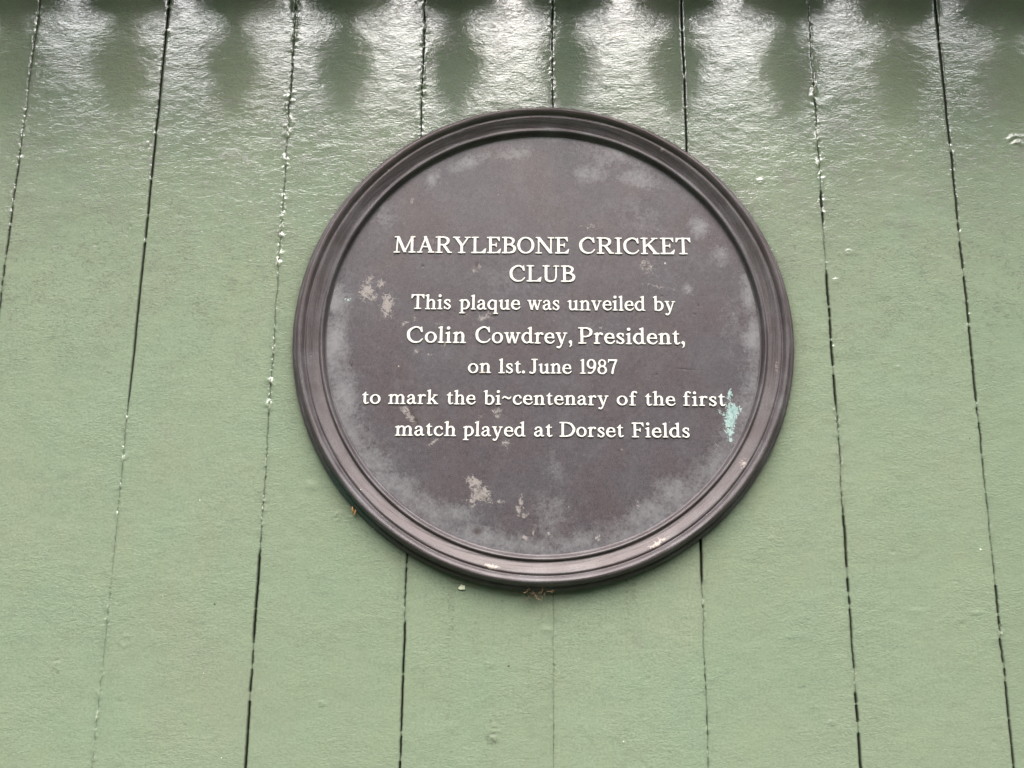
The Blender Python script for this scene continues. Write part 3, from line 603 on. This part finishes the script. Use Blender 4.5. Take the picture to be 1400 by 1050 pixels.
def poly_sd(X, Y, p):
    d = np.full(X.shape, 1e9); ins = np.zeros(X.shape, bool); n = len(p)
    for i in range(n):
        a, b = p[i], p[(i+1) % n]; d = np.minimum(d, seg_sd(X, Y, a, b, 0, 0))
        c = ((a[1] > Y) != (b[1] > Y)) & (X < (b[0]-a[0])*(Y-a[1])/((b[1]-a[1]) or 1e-9)+a[0]); ins ^= c
    return np.where(ins, -d, d)
def prim_sd(X, Y, g):
    if g[0] == 'B':
        x0, y0, x1, y1 = g[1:]; return poly_sd(X, Y, [(x0, y0), (x1, y0), (x1, y1), (x0, y1)])
    if g[0] == 'L':
        x0, y0, x1, y1, w_ = g[1:]      # horizontal butt ends; w_ is the stroke's true width
        l = math.hypot(x1-x0, y1-y0); hw_ = w_/2*l/max(abs(y1-y0), 1e-3)
        return poly_sd(X, Y, [(x0-hw_, y0), (x0+hw_, y0), (x1+hw_, y1), (x1-hw_, y1)])
    if g[0] == 'G': return poly_sd(X, Y, list(g[1]))
    if g[0] == 'O':
        _, cx, cy, rx, ry, t, w_ = g; a = np.linspace(0, 2*np.pi, 49)
        pts = np.stack([cx+rx*np.cos(a), cy+ry*np.sin(a), t+(w_-t)*np.abs(np.cos(a))**1.5], 1)
    else:
        pts = catmull(g[1]) if len(g[1]) > 2 else np.array(g[1], float)
    d = np.full(X.shape, 1e9)
    for a, b in zip(pts[:-1], pts[1:]): d = np.minimum(d, seg_sd(X, Y, a, b, a[2]/2, b[2]/2))
    return d
def smin(a, b, k=3.5):
    h = np.clip(.5+.5*(b-a)/k, 0, 1); return b*(1-h)+a*h-k*h*(1-h)
STEP = 1.6
def glyph_loops(ch):
    adv, prims = GL[ch]
    gx = np.arange(-16, adv+16, STEP); gy = np.arange(-38, 112, STEP)
    X, Y = np.meshgrid(gx, gy); d = None
    for g in prims:
        e = prim_sd(X, Y, g); d = e if d is None else smin(d, e)
    d = d+.25
    ny, nx = d.shape; segs = {}
    def ip(i0, j0, i1, j1):
        a, b = d[i0, j0], d[i1, j1]; t = a/(a-b)
        return (gx[j0]+(gx[j1]-gx[j0])*t, gy[i0]+(gy[i1]-gy[i0])*t)
    inside = d < 0
    code = inside[:-1, :-1]*1+inside[:-1, 1:]*2+inside[1:, 1:]*4+inside[1:, :-1]*8
    for i, j in zip(*np.nonzero((code > 0) & (code < 15))):
        E = {'b': ((i, j, i, j+1), ('h', i, j)), 'r': ((i, j+1, i+1, j+1), ('v', i, j+1)), 't': ((i+1, j, i+1, j+1), ('h', i+1, j)), 'l': ((i, j, i+1, j), ('v', i, j))}
        T = {1: ['lb'], 2: ['br'], 3: ['lr'], 4: ['rt'], 5: ['lt', 'rb'], 6: ['bt'], 7: ['lt'], 8: ['tl'], 9: ['tb'], 10: ['bl', 'tr'], 11: ['tr'], 12: ['rl'], 13: ['rb'], 14: ['bl']}
        for s in T[int(code[i, j])]:
            a, b = E[s[0]], E[s[1]]
            segs[a[1]] = (b[1], ip(*a[0]))
    loops = []
    while segs:
        k = next(iter(segs)); lp = []
        while k in segs: nk, p = segs.pop(k); lp.append(p); k = nk
        if len(lp) > 5: loops.append(np.array(lp))
    return loops
def glyph_mesh(ch):
    """solid raised letter, unit = 1/100 cap height, base at height 0, top at 1"""
    cu_ = bpy.data.curves.new('g', 'CURVE'); cu_.dimensions = '2D'; cu_.fill_mode = 'FRONT'
    cu_.extrude = 3.0; cu_.bevel_depth = 1.3; cu_.bevel_resolution = 1; cu_.offset = -1.1
    for lp in glyph_loops(ch):
        # drop nearly straight points
        keep = []; n = len(lp)
        for i in range(n):
            a = lp[i-1]; b = lp[i]; c = lp[(i+1) % n]; v1 = b-a; v2 = c-b
            if abs(v1[0]*v2[1]-v1[1]*v2[0]) > .035 or i % 6 == 0: keep.append(b)
        s = cu_.splines.new('POLY'); s.points.add(len(keep)-1); s.use_cyclic_u = True
        for q, p in zip(s.points, keep): q.co = (p[0], p[1], 0, 1)
    o = bpy.data.objects.new('g', cu_); COL.objects.link(o)
    dg = bpy.context.evaluated_depsgraph_get(); me = bpy.data.meshes.new_from_object(o.evaluated_get(dg))
    bpy.data.objects.remove(o); bpy.data.curves.remove(cu_)
    me.name = 'letter'
    me.transform(Matrix(((1, 0, 0, 0), (0, 0, -1, 0), (0, 1, 0, 0), (0, 0, 0, 1))))   # into the wall plane: y forward
    me.materials.clear(); me.materials.append(M_LET)
    me.polygons.foreach_set('use_smooth', np.zeros(len(me.polygons), bool))
    return me
GM = {}
# words measured in the photograph: text, x start, x end; per line: baseline at first and last x, cap height px
LINES = [
 ([('MARYLEBONE', 538.2, 777.9), ('CRICKET', 792.0, 944.5)], (538, 345.6), (944, 348.0), 22.3),
 ([('CLUB', 696.7, 786.9)], (697, 385.0), (787, 385.7), 22.2),
 ([('This', 562.1, 616.8), ('plaque', 628.0, 711.2), ('was', 720.8, 765.2), ('unveiled', 776.3, 882.4), ('by', 893.0, 923.2)], (562, 422.6), (923, 425.3), 20.0),
 ([('Colin', 556.2, 636.6), ('Cowdrey,', 650.0, 782.4), ('President,', 790.8, 936.5)], (556, 468.5), (936, 471.0), 22.2),
 ([('on', 639.6, 671.0), ('1st.', 681.4, 717.8), ('June', 723.0, 781.2), ('1987', 793.0, 844.2)], (640, 510.0), (844, 511.5), 19.8),
 ([('to', 494.5, 520.0), ('mark', 530.8, 599.0), ('the', 610.2, 650.2), ('bi~centenary', 661.2, 831.9), ('of', 843.3, 871.0), ('the', 881.7, 923.3), ('first', 934.0, 991.3)], (494, 552.0), (991, 555.2), 19.4),
 ([('match', 540.0, 623.2), ('played', 633.2, 718.4), ('at', 729.8, 754.9), ('Dorset', 765.0, 852.2), ('Fields', 863.7, 943.3)], (540, 595.6), (943, 598.4), 20.0),
]
HL = H_FACE+.0004
for words, p0, p1, caph in LINES:
    a = W(p0[0], p0[1], HL); b = W(p1[0], p1[1], HL)
    line = bpy.data.objects.new('inscription_line', None); COL.objects.link(line); line.parent = plq
    line.location = (a[0]-PX, -(HL+.0004), a[1]-PZ); line.empty_display_size = .02
    line.rotation_euler = (0, -math.atan2(b[1]-a[1], b[0]-a[0]), 0)
    cosr = math.cos(line.rotation_euler.y)
    top = W(p0[0], p0[1]-caph, HL); s = (top[1]-a[1])/100.0
    for wd, xa, xb in words:
        yb = p0[1]+(p1[1]-p0[1])*(xa-p0[0])/(p1[0]-p0[0])
        A_ = W(xa, yb, HL)[0]; B_ = W(xb, yb, HL)[0]
        tot = sum(GL[c][0] for c in wd)*s; gap = ((B_-A_)-tot)/max(1, len(wd)-1)
        x = (A_-a[0])/cosr
        # share leftover between letter width and spacing
        kx = 1.0
        want = 7*s
        extra = (gap-want)*(len(wd)-1)
        kx = min(1.12, max(.86, 1+extra*.75/tot)); gap = ((B_-A_)-tot*kx)/max(1, len(wd)-1)
        for c in wd:
            if c not in GM: GM[c] = glyph_mesh(c)
            o = bpy.data.objects.new('letter', GM[c]); COL.objects.link(o); o.parent = line
            o.location = (x, 0, (random.random()-.5)*.00025)
            o.rotation_euler = (0, R(random.uniform(-.6, .6)), 0)
            o.scale = (s*kx, .00007, s)
            x += GL[c][0]*s*kx+gap

# ------------------------------------------------------------------ small debris caught round the rim
def tube(bm, pts, r, sides=5):
    rings = []
    for i, p in enumerate(pts):
        t = (pts[min(i+1, len(pts)-1)]-pts[max(i-1, 0)]).normalized()
        n = t.orthogonal().normalized(); b_ = t.cross(n); rr_ = r*(1-.6*i/(len(pts)-1))
        rings.append([bm.verts.new(p+(n*math.cos(k*2*math.pi/sides)+b_*math.sin(k*2*math.pi/sides))*rr_) for k in range(sides)])
    for a, b in zip(rings[:-1], rings[1:]):
        for k in range(sides): bm.faces.new((a[k], a[(k+1) % sides], b[(k+1) % sides], b[k]))
    bm.faces.new(rings[0][::-1]); bm.faces.new(rings[-1])
M_STRAW = simple('dry_straw', (.26, .165, .08), .7, 400); M_HUSK = simple('seed_husk_brown', (.42, .22, .08), .5, 500); M_WEB = simple('cobweb_fibre', (.17, .125, .085), .9, 400); M_FLAKE = simple('pale_flake', (.6, .62, .45), .6, 600)
tx, tz = W(733, 811, .004)
tuft = tag(empty('dried_grass_tuft', (tx, -.008, tz-.001)), 'small tangle of dry brown grass and cobweb under the bottom edge of the plaque', 'debris')
rnd = random.Random(5)
bm = bmesh.new()
for k in range(38):
    p = Vector((rnd.gauss(0, .009), rnd.uniform(-.003, .005), rnd.gauss(.001, .0025)))
    d = Vector((rnd.gauss(0, 1), rnd.gauss(0, .5), rnd.gauss(-.3, .7))).normalized(); pts = []
    for q in range(6):
        pts.append(p.copy()); p = p+d*rnd.uniform(.0009, .0018); d = (d+Vector((rnd.gauss(0, .35), rnd.gauss(0, .2), rnd.gauss(0, .35)))).normalized()
    tube(bm, pts, .0002)
me = bpy.data.meshes.new('fibre'); bm.to_mesh(me); bm.free(); tag(link('fibre', me, M_WEB, tuft), kind='stuff')
for dx, dz, a, l in ((-.006, .004, 1.9, .008), (.010, .003, -.4, .006), (.004, .001, .7, .007), (.014, .0015, .2, .004), (-.001, -.001, -1.2, .008), (-.012, .001, .1, .006)):
    bm = bmesh.new(); pts = [Vector((dx+math.cos(a+q*.12)*l*q/5, -.001-.0005*q, dz+math.sin(a+q*.12)*l*q/5)) for q in range(6)]
    tube(bm, pts, .00042); me = bpy.data.meshes.new('straw'); bm.to_mesh(me); bm.free(); link('straw', me, M_STRAW, tuft)
# fibres along the lower left underside
for (x_, y_, ln, lab) in ((590, 790, .030, 'wisp of brown cobweb along the lower left underside of the rim'),):
    ax, az_ = W(600, 784, .002); bm = bmesh.new()
    for k in range(26):
        t = rnd.random(); cxp, czp = W(600+t*130, 786+25*(1-(1-t)**1.7)+1, .002)
        p = Vector((cxp, -.0015-rnd.random()*.003, czp)); d = Vector((1, 0, -.25+.25*t)).normalized(); pts = []
        for q in range(6):
            pts.append(p.copy()); p = p+d*rnd.uniform(.001, .0022); d = (d+Vector((rnd.gauss(0, .12), 0, rnd.gauss(0, .18)))).normalized()
        tube(bm, pts, .00012, 4)
    me = bpy.data.meshes.new('cobweb'); bm.to_mesh(me); bm.free(); tag(link('cobweb_wisp', me, M_WEB), lab, 'cobweb')
def husk(x, y, ang, l, wd, mat, name, lab, grp=None, cat='seed husk', h=.004):
    X0, Z0 = W(x, y, h); bm = bmesh.new(); bmesh.ops.create_icosphere(bm, subdivisions=3, radius=1)
    for v_ in bm.verts:
        k = 1-.45*max(0, v_.co.z)
        v_.co = Vector((v_.co.x*wd*k + .12*wd*math.sin(9*v_.co.z), v_.co.y*wd*.7*k, v_.co.z*l))
    for f_ in bm.faces: f_.smooth = True
    me = bpy.data.meshes.new(name); bm.to_mesh(me); bm.free()
    o = link(name, me, mat, None, (X0, -h, Z0)); o.rotation_euler = (0, R(ang), 0); return tag(o, lab, cat, grp)
husk(482, 696, -12, .0030, .0011, M_HUSK, 'seed_husk', 'upper left of two tan seed husks stuck below the left side of the rim', 'seed husks at the rim')
husk(485.5, 700, 14, .0034, .0010, M_HUSK, 'seed_husk', 'lower right of two tan seed husks stuck below the left side of the rim', 'seed husks at the rim')
def flake(x, y, r, mat, lab, h=.0012, sd=3):
    X0, Z0 = W(x, y, h); q = random.Random(sd); bm = bmesh.new(); n = 9
    ring = [(r*q.uniform(.5, 1)*math.cos(k*2*math.pi/n)*1.3, r*q.uniform(.5, 1)*math.sin(k*2*math.pi/n)) for k in range(n)]
    t_v = [bm.verts.new((a, -.0004+q.uniform(-.0003, .0003), b)) for a, b in ring]; b_v = [bm.verts.new((a, .0008, b)) for a, b in ring]
    bm.faces.new(t_v); bm.faces.new(b_v[::-1])
    for k in range(n): bm.faces.new((t_v[k], b_v[k], b_v[(k+1) % n], t_v[(k+1) % n]))
    bmesh.ops.recalc_face_normals(bm, faces=bm.faces)
    me = bpy.data.meshes.new('flake'); bm.to_mesh(me); bm.free(); o = link('paint_flake', me, mat, None, (X0, -h, Z0)); return tag(o, lab, 'paint flake', None)
flake(632, 803, .0034, M_FLAKE, 'pale cream paint flake on the board below the rim, left of the grass tuft')
